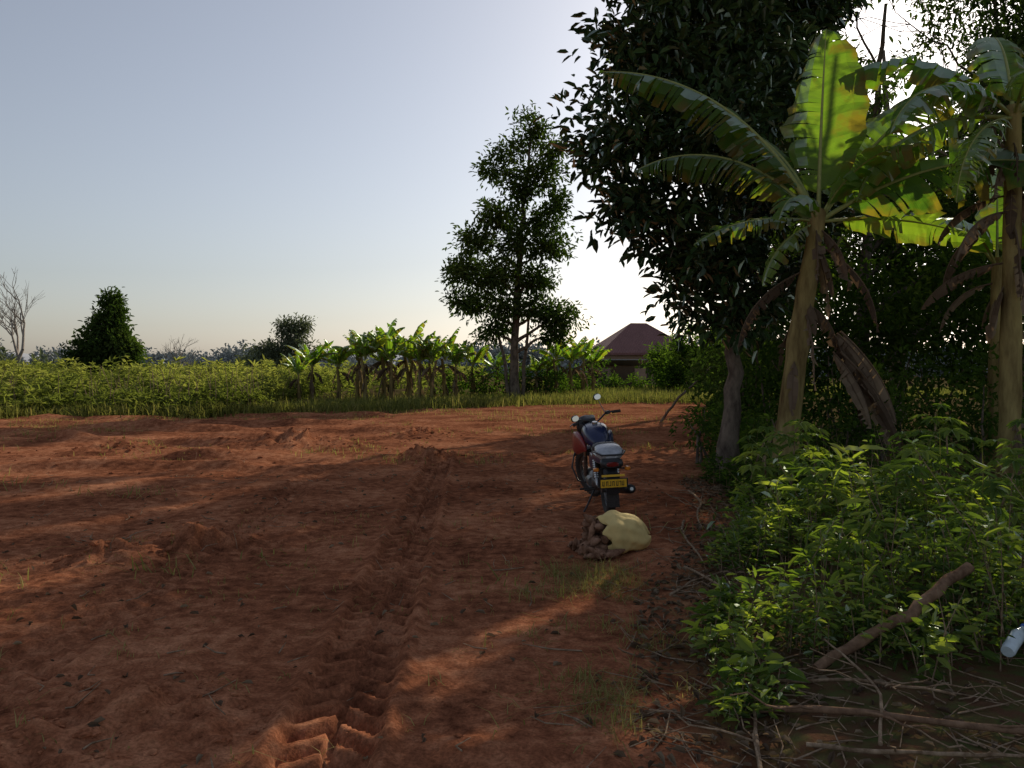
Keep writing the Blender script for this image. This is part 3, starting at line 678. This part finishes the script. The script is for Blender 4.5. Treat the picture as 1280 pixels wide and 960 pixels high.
def clods(name,x,y,s,mat):
    mb=MB()
    for q in range(6):
        sel=np.arange(len(x))%6==q
        T=IV*(1+.8*(fbm(IV[:,0]*2.2+q*7,IV[:,1]*2.2+IV[:,2]*1.9,3,q))[:,None])
        n=sel.sum();sc=s[sel][:,None]*R.uniform(.6,1.3,(n,3))*[1,1,.5]
        a=R.random(n)*6.28;ca,sa=np.cos(a),np.sin(a)
        V=T[None]*sc[:,None,:];Vx=V[...,0]*ca[:,None]-V[...,1]*sa[:,None];Vy=V[...,0]*sa[:,None]+V[...,1]*ca[:,None]
        V=np.stack([Vx+x[sel][:,None],Vy+y[sel][:,None],V[...,2]+H(x[sel],y[sel])[:,None]],-1)
        mb.add(V.reshape(-1,3),(IF[None]+len(IV)*np.arange(n)[:,None,None]).reshape(-1,3),0,0.,False)
    mb.build(name,[mat])
k=3600;y=2.6+R.random(k)**1.3*20;x=R.uniform(-1,.35,k)*y*.75
m=(fbm(x*.8,y*.8,3,5)>.04);x=x[m];y=y[m];s=.004+.012*R.random(len(x))**3*(1+y*.15)
cx=[];cy=[];cs=[]
for (a,b,r,_) in PILES:
    n=int(160*r/.5);cx.append(a+R.normal(size=n)*r*.8);cy.append(b+R.normal(size=n)*r*.8);cs.append(.006+.035*R.random(n)**2.5)
x=np.concatenate([x]+cx);y=np.concatenate([y]+cy);s=np.concatenate([s]+cs)
clods("soil_clods",x,y,s,M_ground)

# ------------------------------------------------------------ house
hx,hy=11.0,70
house=bpy.data.objects.new("brick_house",None);COL.objects.link(house);house.location=(hx,hy,0);house.rotation_euler=(0,0,rad(8))
def brickmat():
    m,nt,N,L=newmat("brick");out=N.new('ShaderNodeOutputMaterial');b=N.new('ShaderNodeBsdfPrincipled')
    tc=N.new('ShaderNodeTexCoord');mp=N.new('ShaderNodeMapping');mp.inputs['Rotation'].default_value=(rad(90),0,0)
    br=N.new('ShaderNodeTexBrick');br.inputs['Scale'].default_value=4;br.inputs['Color1'].default_value=(.36,.22,.15,1);br.inputs['Color2'].default_value=(.28,.17,.12,1);br.inputs['Mortar'].default_value=(.36,.32,.28,1)
    L.new(tc.outputs['Object'],mp.inputs[0]);L.new(mp.outputs[0],br.inputs['Vector']);L.new(br.outputs['Color'],b.inputs['Base Color']);b.inputs['Roughness'].default_value=.9
    L.new(b.outputs[0],out.inputs[0]);return m
def roofmat():
    m,nt,N,L=newmat("iron_roof");out=N.new('ShaderNodeOutputMaterial');b=N.new('ShaderNodeBsdfPrincipled')
    tc=N.new('ShaderNodeTexCoord');wv=N.new('ShaderNodeTexWave');wv.inputs['Scale'].default_value=2.2;L.new(tc.outputs['Object'],wv.inputs['Vector'])
    no=N.new('ShaderNodeTexNoise');no.inputs['Scale'].default_value=1.5;L.new(tc.outputs['Object'],no.inputs['Vector'])
    rp=N.new('ShaderNodeValToRGB');rp.color_ramp.elements[0].color=(.17,.085,.08,1);rp.color_ramp.elements[1].color=(.25,.125,.115,1)
    L.new(no.outputs['Fac'],rp.inputs['Fac']);L.new(rp.outputs[0],b.inputs['Base Color']);b.inputs['Roughness'].default_value=.8;b.inputs['Specular IOR Level'].default_value=.2
    bp=N.new('ShaderNodeBump');bp.inputs['Distance'].default_value=.03;L.new(wv.outputs['Fac'],bp.inputs['Height']);L.new(bp.outputs[0],b.inputs['Normal'])
    L.new(b.outputs[0],out.inputs[0]);return m
Mb=brickmat();Mr=roofmat();Mg=principled("old_iron",(.30,.31,.32),.5,.2);Md=principled("dark_wood",(.06,.04,.03),.7)
mb=MB()
box(mb,(0,-2.9,1.4),(7.6,.2,2.8));box(mb,(0,2.9,1.4),(7.6,.2,2.8));box(mb,(-3.7,0,1.4),(.2,5.6,2.8));box(mb,(3.7,0,1.4),(.2,5.6,2.8))
mb.build("walls",[Mb],house)
mb=MB()
a,b2=4.3,3.5;e=2.85;t=5.5;rg=.7
V=[(-a,-b2,e),(a,-b2,e),(a,b2,e),(-a,b2,e),(-rg,0,t),(rg,0,t)]
mb.add(V,[[0,1,5,4],[2,3,4,5]],0);mb.add(V,[[1,2,5],[3,0,4]],0)
box(mb,(0,-b2,e-.09),(2*a,.03,.17));box(mb,(0,b2,e-.09),(2*a,.03,.17));box(mb,(-a,0,e-.09),(.03,2*b2-.06,.17));box(mb,(a,0,e-.09),(.03,2*b2-.06,.17))
mb.build("roof",[Mr],house)
mb=MB()
for x in (-2.4,1.8):box(mb,(x,-3.02,1.6),(1.1,.06,1.1))
mb.build("windows",[Md],house)
mb=MB();box(mb,(-.3,-3.02,1.05),(.95,.06,2.05));mb.build("door",[Md],house)
shed=bpy.data.objects.new("brick_shed",None);COL.objects.link(shed);shed.location=(8.0,62,0)
mb=MB();box(mb,(-1.2,0,.8),(1.6,.2,1.6));box(mb,(1.9,0,.8),(.9,.25,1.6));box(mb,(0,2.4,.9),(4.2,.2,1.8));box(mb,(-2.0,1.2,.8),(.2,2.2,1.6));box(mb,(2.25,1.3,.8),(.2,2.0,1.6))
mb.build("walls",[Mb],shed)
mb=MB();box(mb,(0,1.2,2.0),(5.0,3.4,.05),0,(rad(-8),0,0));mb.build("roof",[Mg],shed)

# ------------------------------------------------------------ motorcycle  (x fwd, y left, z up)
bike=bpy.data.objects.new("motorcycle",None);COL.objects.link(bike)
bx,by=1.06,8.75
bike.location=(bx,by,float(H(bx,by))+.0)
Rb=Matrix.Rotation(rad(90+2.0),4,'Z')@Matrix.Rotation(rad(-3),4,'X')
bike.rotation_euler=Rb.to_euler()
K_blk=principled("black_plastic",(.018,.018,.02),.45,0,.2)
K_rub=principled("rubber",(.03,.024,.020),.85,0,.4,60,.4)
K_chr=principled("chrome",(.40,.40,.40),.3,1.,.1)
K_eng=principled("engine_alloy",(.14,.14,.14),.45,.8,.3)
K_blu=principled("blue_paint",(.012,.02,.07),.3,0,.2,coat=.3)
K_red=principled("red_paint",(.22,.016,.014),.4,0,.2,coat=.2)
K_sea=principled("seat_vinyl",(.03,.03,.032),.55,0,.3)
K_gry=principled("grey_trim",(.42,.43,.46),.4,.2,.15)
K_yel=principled("plate_yellow",(.75,.45,.03),.5,0,.05)
K_txt=principled("plate_text",(.02,.02,.02),.6)
K_len=principled("red_lens",(.16,.01,.01),.15,0,.1)
K_amb=principled("amber_lens",(.65,.2,.02),.2,0,.1)
K_mir=principled("mirror_glass",(.85,.87,.9),.04,1.,.02)
BMAT=[K_blk,K_rub,K_chr,K_eng,K_blu,K_red,K_sea,K_gry,K_yel,K_txt,K_len,K_amb,K_mir]
BLK,RUB,CHR,ENG,BLU,RED,SEA,GRY,YEL,TXT,LEN,AMB,MIR=range(13)
def wheel(mb,c):
    torus(mb,c,.262,.045,RUB,44,10,1.1);torus(mb,c,.228,.014,ENG,44,8,1.5)
    for k in range(48):
        a=k*2*np.pi/48
        p=np.array(c)+[math.cos(a)*.304,0,math.sin(a)*.304]
        box(mb,p,(.012,.06,.022),RUB,(0,-a,0))
    cx,cy,cz=c
    tube(mb,[(cx,cy-.07,cz),(cx,cy+.07,cz)],[.06,.06],16,ENG,cap=True);tube(mb,[(cx,cy-.11,cz),(cx,cy+.11,cz)],[.012,.012],8,CHR,cap=True)
    for k in range(18):
        a=k*2*np.pi/18;sg=1 if k%2 else -1
        tube(mb,[(cx+.045*math.cos(a+.5*sg),cy+.04*sg,cz+.045*math.sin(a+.5*sg)),(cx+.23*math.cos(a),cy,cz+.23*math.sin(a))],.0022,4,CHR)
def fender(mb,c,r,a0,a1,w,mat):
    a=np.linspace(rad(a0),rad(a1),16);m=7;s=np.linspace(-1,1,m);V=[]
    for t in a:
        for u in s:
            rr=r-.035*u*u;V.append((c[0]+rr*math.cos(t),c[1]+w*u,c[2]+rr*math.sin(t)))
    F=[[i*m+j,i*m+j+1,(i+1)*m+j+1,(i+1)*m+j] for i in range(15) for j in range(m-1)]
    mb.add(V,F,mat,.5,True)
def part(name,fn,parent=None):
    mb=MB();fn(mb);return mb.build(name,BMAT,parent or bike)
part("rear_wheel",lambda m:wheel(m,(0,0,.307)))
def f(m):
    fender(m,(0,0,.307),.36,35,178,.075,BLK)
    loft(m,[(-.37,.50,.05,.012),(-.30,.57,.075,.03),(-.15,.63,.085,.035),(.05,.66,.09,.035)],BLK)
    box(m,(-.40,0,.40),(.012,.14,.22),BLK,(0,rad(-12),0))
    box(m,(-.345,0,.22),(.008,.13,.16),RUB,(0,rad(12),0))
part("rear_fender",f)
def f(m):
    for s in(-1,1):
        tube(m,[(0,.095*s,.307),(.42,.09*s,.34)],[.018,.02],8,BLK,cap=True)
        tube(m,[(0,.115*s,.33),(.12,.12*s,.64)],[.014,.014],8,CHR,cap=True)
        for k in range(9):
            t=.25+.07*k
            tube(m,[(.12*t,.1175*s,.33+.31*t),(.12*t+.004,.1175*s,.33+.31*t+.012)],[.03,.03],10,CHR,cap=True)
        tube(m,[(-.28,.085*s,.60),(.25,.09*s,.62),(.62,.08*s,.70),(.98,.03*s,.80)],[.014]*4,8,BLK,cap=True)
        tube(m,[(.25,.09*s,.62),(.42,.09*s,.34),(.55,.07*s,.20),(.85,.06*s,.22),(1.0,.03*s,.70)],[.015]*5,8,BLK,cap=True)
        tube(m,[(.40,.10*s,.24),(.42,.26*s,.23)],[.011,.013],8,RUB,cap=True)
        tube(m,[(.12,.12*s,.27),(.14,.24*s,.26)],[.010,.012],8,RUB,cap=True)
        tube(m,[(.95,.05*s,.62),(.98,.24*s,.58),(.95,.28*s,.42),(.90,.22*s,.26),(.86,.05*s,.22)],[.011]*5,8,BLK)
part("frame",f)
def f(m):
    loft(m,[(.36,.30,.08,.07),(.42,.31,.12,.11),(.62,.31,.13,.12),(.78,.30,.10,.09),(.82,.30,.06,.06)],ENG)
    loft(m,[(.46,.30,.155,.075),(.56,.30,.16,.085),(.68,.30,.155,.07)],ENG)
    for k in range(8):box(m,(.70+.012*k,0,.43+.022*k),(.15,.15,.008),ENG,(0,rad(25),0))
    loft(m,[(.70,.50,.06,.10),(.80,.52,.06,.10)],ENG)
    box(m,(.42,0,.48),(.18,.16,.16),BLK)
part("engine",f)
def f(m):
    tube(m,[(.85,-.03,.46),(.95,-.06,.34),(.88,-.12,.20),(.55,-.15,.18),(.25,-.17,.22)],[.018]*5,10,CHR)
    tube(m,[(.27,-.17,.22),(.2,-.18,.235),(-.1,-.20,.285),(-.26,-.21,.31),(-.28,-.21,.313)],[.025,.045,.05,.05,.03],14,BLK,cap=True)
    tube(m,[(-.275,-.21,.312),(-.30,-.21,.316)],[.018,.018],10,CHR,cap=True)
part("exhaust",f)
def f(m):
    loft(m,[(.50,.72,.05,.03),(.54,.75,.10,.08),(.68,.80,.145,.11),(.84,.83,.16,.125),(.96,.82,.135,.115),(1.03,.79,.07,.07)],BLU)
    tube(m,[(.80,0,.94),(.795,0,.965)],[.035,.032],14,CHR,cap=True)
part("fuel_tank",f)
def f(m):
    for s in (-1,1):
        loft(m,[(.66,.66,.01,.03,.14*s),(.76,.70,.028,.09,.165*s),(.92,.71,.04,.14,.195*s),(1.04,.70,.03,.14,.22*s),(1.10,.66,.008,.06,.22*s)],RED if s>0 else BLU,14)
        loft(m,[(.14,.58,.01,.05,.10*s),(.25,.56,.022,.09,.115*s),(.42,.56,.02,.09,.115*s),(.5,.6,.008,.04,.11*s)],BLU,14)
        loft(m,[(-.32,.62,.01,.02,.07*s),(-.18,.63,.02,.045,.10*s),(.10,.63,.022,.05,.115*s),(.28,.64,.01,.03,.11*s)],BLU,14)
part("side_panels",f)
def f(m):
    loft(m,[(-.10,.72,.06,.02),(-.06,.735,.115,.05),(.05,.74,.135,.055),(.15,.72,.13,.05),(.32,.69,.11,.045),(.5,.71,.08,.04),(.56,.73,.05,.03)],SEA,22,.7)
part("seat",f)
def f(m):
    loft(m,[(-.37,.68,.06,.025),(-.34,.69,.12,.05),(-.24,.71,.145,.065),(-.10,.73,.14,.06),(-.02,.735,.11,.04)],GRY,20,.7)
    tube(m,[(-.02,.14,.70),(-.30,.155,.72),(-.43,.11,.70),(-.45,0,.70),(-.43,-.11,.70),(-.30,-.155,.72),(-.02,-.14,.70)],[.010]*7,8,BLK)
part("seat_cover",f)
def f(m):
    loft(m,[(-.43,.60,.075,.030),(-.41,.605,.115,.05),(-.34,.61,.12,.055)],BLK,18)
    loft(m,[(-.445,.60,.05,.018),(-.43,.60,.065,.026)],LEN,18)
    for s in(-1,1):
        tube(m,[(-.33,.07*s,.55),(-.35,.15*s,.545)],[.008,.008],6,BLK,cap=True)
        loft(m,[(-.39,.545,.02,.014,.165*s),(-.37,.545,.032,.022,.165*s),(-.33,.545,.028,.02,.165*s)],AMB,12)
part("tail_light",f)
def f(m):
    box(m,(-.425,0,.485),(.008,.24,.022),YEL)
    box(m,(-.435,0,.405),(.006,.27,.085),YEL,(0,rad(-10),0))
    box(m,(-.428,0,.405),(.006,.30,.105),BLK,(0,rad(-10),0))
    xs=[-.105,-.075,-.045,-.005,.03,.06,.1]
    for i,yv in enumerate(xs):
        box(m,(-.4395,yv,.405),(.002,.006,.055),TXT,(0,rad(-10),0))
        box(m,(-.4395-(.02*.17),yv+.008,.405+(.02 if i%2 else -.02)),(.002,.018,.008),TXT,(0,rad(-10),0))
        if i%3!=1:box(m,(-.4395,yv+.016,.405),(.002,.006,.05),TXT,(0,rad(-10),0))
part("number_plate",f)
def f(m):
    tube(m,[(.42,.08,.24),(.36,.20,.03),(.35,.235,-.02)],[.011,.010,.010],8,BLK,cap=True)
part("side_stand",f)
steer=bpy.data.objects.new("steering",None);COL.objects.link(steer);steer.parent=bike
sp=Vector((1.02,0,.85))
ax=Vector((-.42,0,1)).normalized()
steer.matrix_local=Matrix.Translation(sp)@Matrix.Rotation(rad(28),4,ax)@Matrix.Translation(-sp)
part("front_wheel",lambda m:wheel(m,(1.27,0,.307)),steer)
part("front_fender",lambda m:fender(m,(1.27,0,.307),.345,35,165,.07,BLK),steer)
def f(m):
    for s in(-1,1):
        tube(m,[(1.27,.085*s,.307),(1.18,.085*s,.55),(1.02,.085*s,.92)],[.022,.022,.016],10,CHR,cap=True)
        tube(m,[(1.27,.085*s,.29),(1.185,.085*s,.54)],[.027,.027],10,ENG,cap=True)
    box(m,(1.03,0,.90),(.07,.22,.025),BLK);box(m,(1.09,0,.76),(.07,.22,.03),BLK)
part("front_fork",f,steer)
def f(m):
    loft(m,[(1.03,.88,.05,.05),(1.08,.90,.12,.12),(1.16,.90,.13,.13)],BLK,18);loft(m,[(1.161,.90,.10,.10),(1.19,.90,.05,.05)],MIR,18)
    loft(m,[(.98,.975,.05,.02),(1.06,.985,.10,.045),(1.12,.97,.07,.03)],BLK,16)
    for s in(-1,1):loft(m,[(1.06,.84,.015,.012,.17*s),(1.09,.84,.03,.025,.17*s),(1.12,.84,.02,.02,.17*s)],AMB,12)
part("headlight",f,steer)
def f(m):
    tube(m,[(.86,.33,1.0),(.94,.20,1.02),(1.0,.10,.94),(1.0,0,.925),(1.0,-.10,.94),(.94,-.20,1.02),(.86,-.33,1.0)],[.011]*7,10,BLK)
    for s in(-1,1):
        tube(m,[(.90,.25*s,1.008),(.852,.345*s,.998)],[.018,.018],12,RUB,cap=True)
        tube(m,[(.93,.22*s,1.01),(.97,.28*s,1.0),(.92,.36*s,.985)],[.006,.006,.007],6,CHR,cap=True)
        box(m,(.925,.205*s,1.015),(.04,.05,.04),BLK)
    tube(m,[(.94,.21,1.01),(.95,.25,1.03),(.93,.28,1.05)],[.005]*3,6,CHR)
    tube(m,[(.94,-.18,1.02),(.95,-.15,1.12),(.93,-.11,1.21)],[.005]*3,6,CHR)
    tube(m,[(.99,.1,.92),(1.10,.14,.98),(1.14,.08,.82),(1.10,.05,.66)],[.006]*4,6,BLK)
part("handlebar",f,steer)
def f(m):
    for (yy,zz) in ((.27,1.06),(-.10,1.235)):
        loft(m,[(.905,zz,.048,.034,yy),(.92,zz,.054,.04,yy),(.945,zz,.03,.02,yy)],BLK,20,.9)
        loft(m,[(.902,zz,.046,.032,yy),(.904,zz,.047,.033,yy)],MIR,20,.9)
part("mirrors",f,steer)

# ------------------------------------------------------------ sack of roots
sack=bpy.data.objects.new("sack_of_cassava_roots",None);COL.objects.link(sack)
sx,sy=.93,7.05;sack.location=(sx,sy,float(H(sx,sy)));sack.rotation_euler=(0,0,rad(18));sack.scale=(1.12,1.12,1.25)
M_sack=principled("woven_sack",(.68,.52,.22),.85,0,.14,9,.8,spec=.12)
M_root=barkmat("root_skin",(.13,.065,.04),(.36,.21,.14),18,1,.5)
n,m=70,56;V=[]
for i in range(n):
    t=i/(n-1)
    x=-.15+.42*t
    prof=(.74+.36*math.exp(-((t-.22)/.2)**2)+.20*math.exp(-((t-.62)/.24)**2))*(max(0,1-max(0,(t-.6)/.4)**2.4))**.55
    prof=max(prof,.05)
    for j in range(m):
        a=2*math.pi*j/m
        fo=1+.04*math.sin(a*5+t*4)+.03*math.sin(a*11-t*7)+.09*float(vn(np.array(a*1.6+3),np.array(t*5.),2))+.05*float(vn(np.array(a*5.+3),np.array(t*12.),4))
        if t<.25:fo+=.09*math.sin(a*8)*(1-t/.25)
        if t>.7:fo+=.12*math.sin(a*10)*(t-.7)/.3
        y=.16*prof*fo*math.cos(a);z=.145*prof*fo*math.sin(a)+.135-.05*max(0,t-.5)
        z=max(z,.004+.006*(1+math.sin(a*9)))
        V.append((x+.02*math.sin(a*2)+(.03*math.sin(a*6) if t<.05 else 0),y,z))
F=[[i*m+j,i*m+(j+1)%m,(i+1)*m+(j+1)%m,(i+1)*m+j] for i in range(n-1) for j in range(m)]
mb=MB();mb.add(V,F,0,.5,True)
o=mb.build("sack",[M_sack],sack);sm=o.modifiers.new("s","SOLIDIFY");sm.thickness=.004
mb=MB()
for i in range(84):
    if i<44:
        x=R.uniform(-.27,-.10);a=R.uniform(0,math.pi);r=R.random()**.6*.13
        p=np.array([x,r*math.cos(a)*1.15,.04+r*math.sin(a)*1.6])
    else:p=np.array([R.uniform(-.34,-.12),R.uniform(-.24,.16),.025+.06*R.random()*R.random()])
    d=nrm(R.normal(size=3)*[1,1,.5]);L=R.uniform(.045,.09);t=np.linspace(-1,1,7)
    bend=nrm(R.normal(size=3))*.012
    P=p+d*L*t[:,None]+bend*(1-t[:,None]**2);P[:,2]=np.maximum(P[:,2],.02)
    tube(mb,P,np.array([.006,.018,.024,.026,.023,.016,.005])*R.uniform(.8,1.2),10,0,R.random())
mb.build("cassava_roots",[M_root],sack)

bt=bpy.data.objects.new("plastic_bottle",None);COL.objects.link(bt);bt.location=(2.45,3.95,float(H(2.45,3.95))+.12);bt.rotation_euler=(rad(15),rad(-20),rad(40))
mb=MB();prof=[(0,.03),(.01,.034),(.06,.033),(.10,.034),(.15,.034),(.19,.02),(.21,.012),(.225,.012)]
tube(mb,[(x,0,0) for x,_ in prof],[r for _,r in prof],18,0,cap=True);mb.build("body",[principled("clear_plastic",(.62,.72,.78),.2,0,.1)],bt)
mb=MB();tube(mb,[(.222,0,0),(.24,0,0)],[.015,.015],14,0,cap=True);mb.build("cap",[principled("blue_cap",(.05,.15,.5),.4)],bt)

# ------------------------------------------------------------ light, sky, camera
w=bpy.data.worlds.new("World");scene.world=w;w.use_nodes=True
nt=w.node_tree;nt.nodes.clear()
out=nt.nodes.new('ShaderNodeOutputWorld');bg=nt.nodes.new('ShaderNodeBackground');sk=nt.nodes.new('ShaderNodeTexSky')
sk.sky_type='NISHITA';sk.sun_disc=False;sk.sun_elevation=rad(EL);sk.sun_rotation=rad(AZ);sk.air_density=1.2;sk.dust_density=1.3;sk.ozone_density=3.0
hs=nt.nodes.new('ShaderNodeHueSaturation');hs.inputs['Saturation'].default_value=.55
tn=nt.nodes.new('ShaderNodeMix');tn.data_type='RGBA';tn.blend_type='MULTIPLY';tn.inputs['Factor'].default_value=1;tn.inputs['B'].default_value=(1.02,.995,1.01,1)
bg.inputs['Strength'].default_value=.102
nt.links.new(sk.outputs[0],hs.inputs['Color']);nt.links.new(hs.outputs[0],tn.inputs['A']);nt.links.new(tn.outputs['Result'],bg.inputs[0]);nt.links.new(bg.outputs[0],out.inputs[0])
ld=bpy.data.lights.new("sun",'SUN');ld.energy=5.;ld.angle=rad(.5);ld.color=(1,.87,.68)
lo=bpy.data.objects.new("sun",ld);COL.objects.link(lo)
d=Vector(SUN)
lo.rotation_euler=d.to_track_quat('Z','Y').to_euler();lo.location=(20,20,30)
cam=bpy.data.cameras.new("camera");co=bpy.data.objects.new("camera",cam);COL.objects.link(co)
co.location=(0,0,1.6);co.rotation_euler=(rad(90-1.14),0,0);cam.sensor_width=36;cam.lens=28.27;cam.clip_end=5000;cam.clip_start=.05
scene.camera=co
scene.view_settings.view_transform='Standard';scene.view_settings.look='None';scene.view_settings.exposure=0
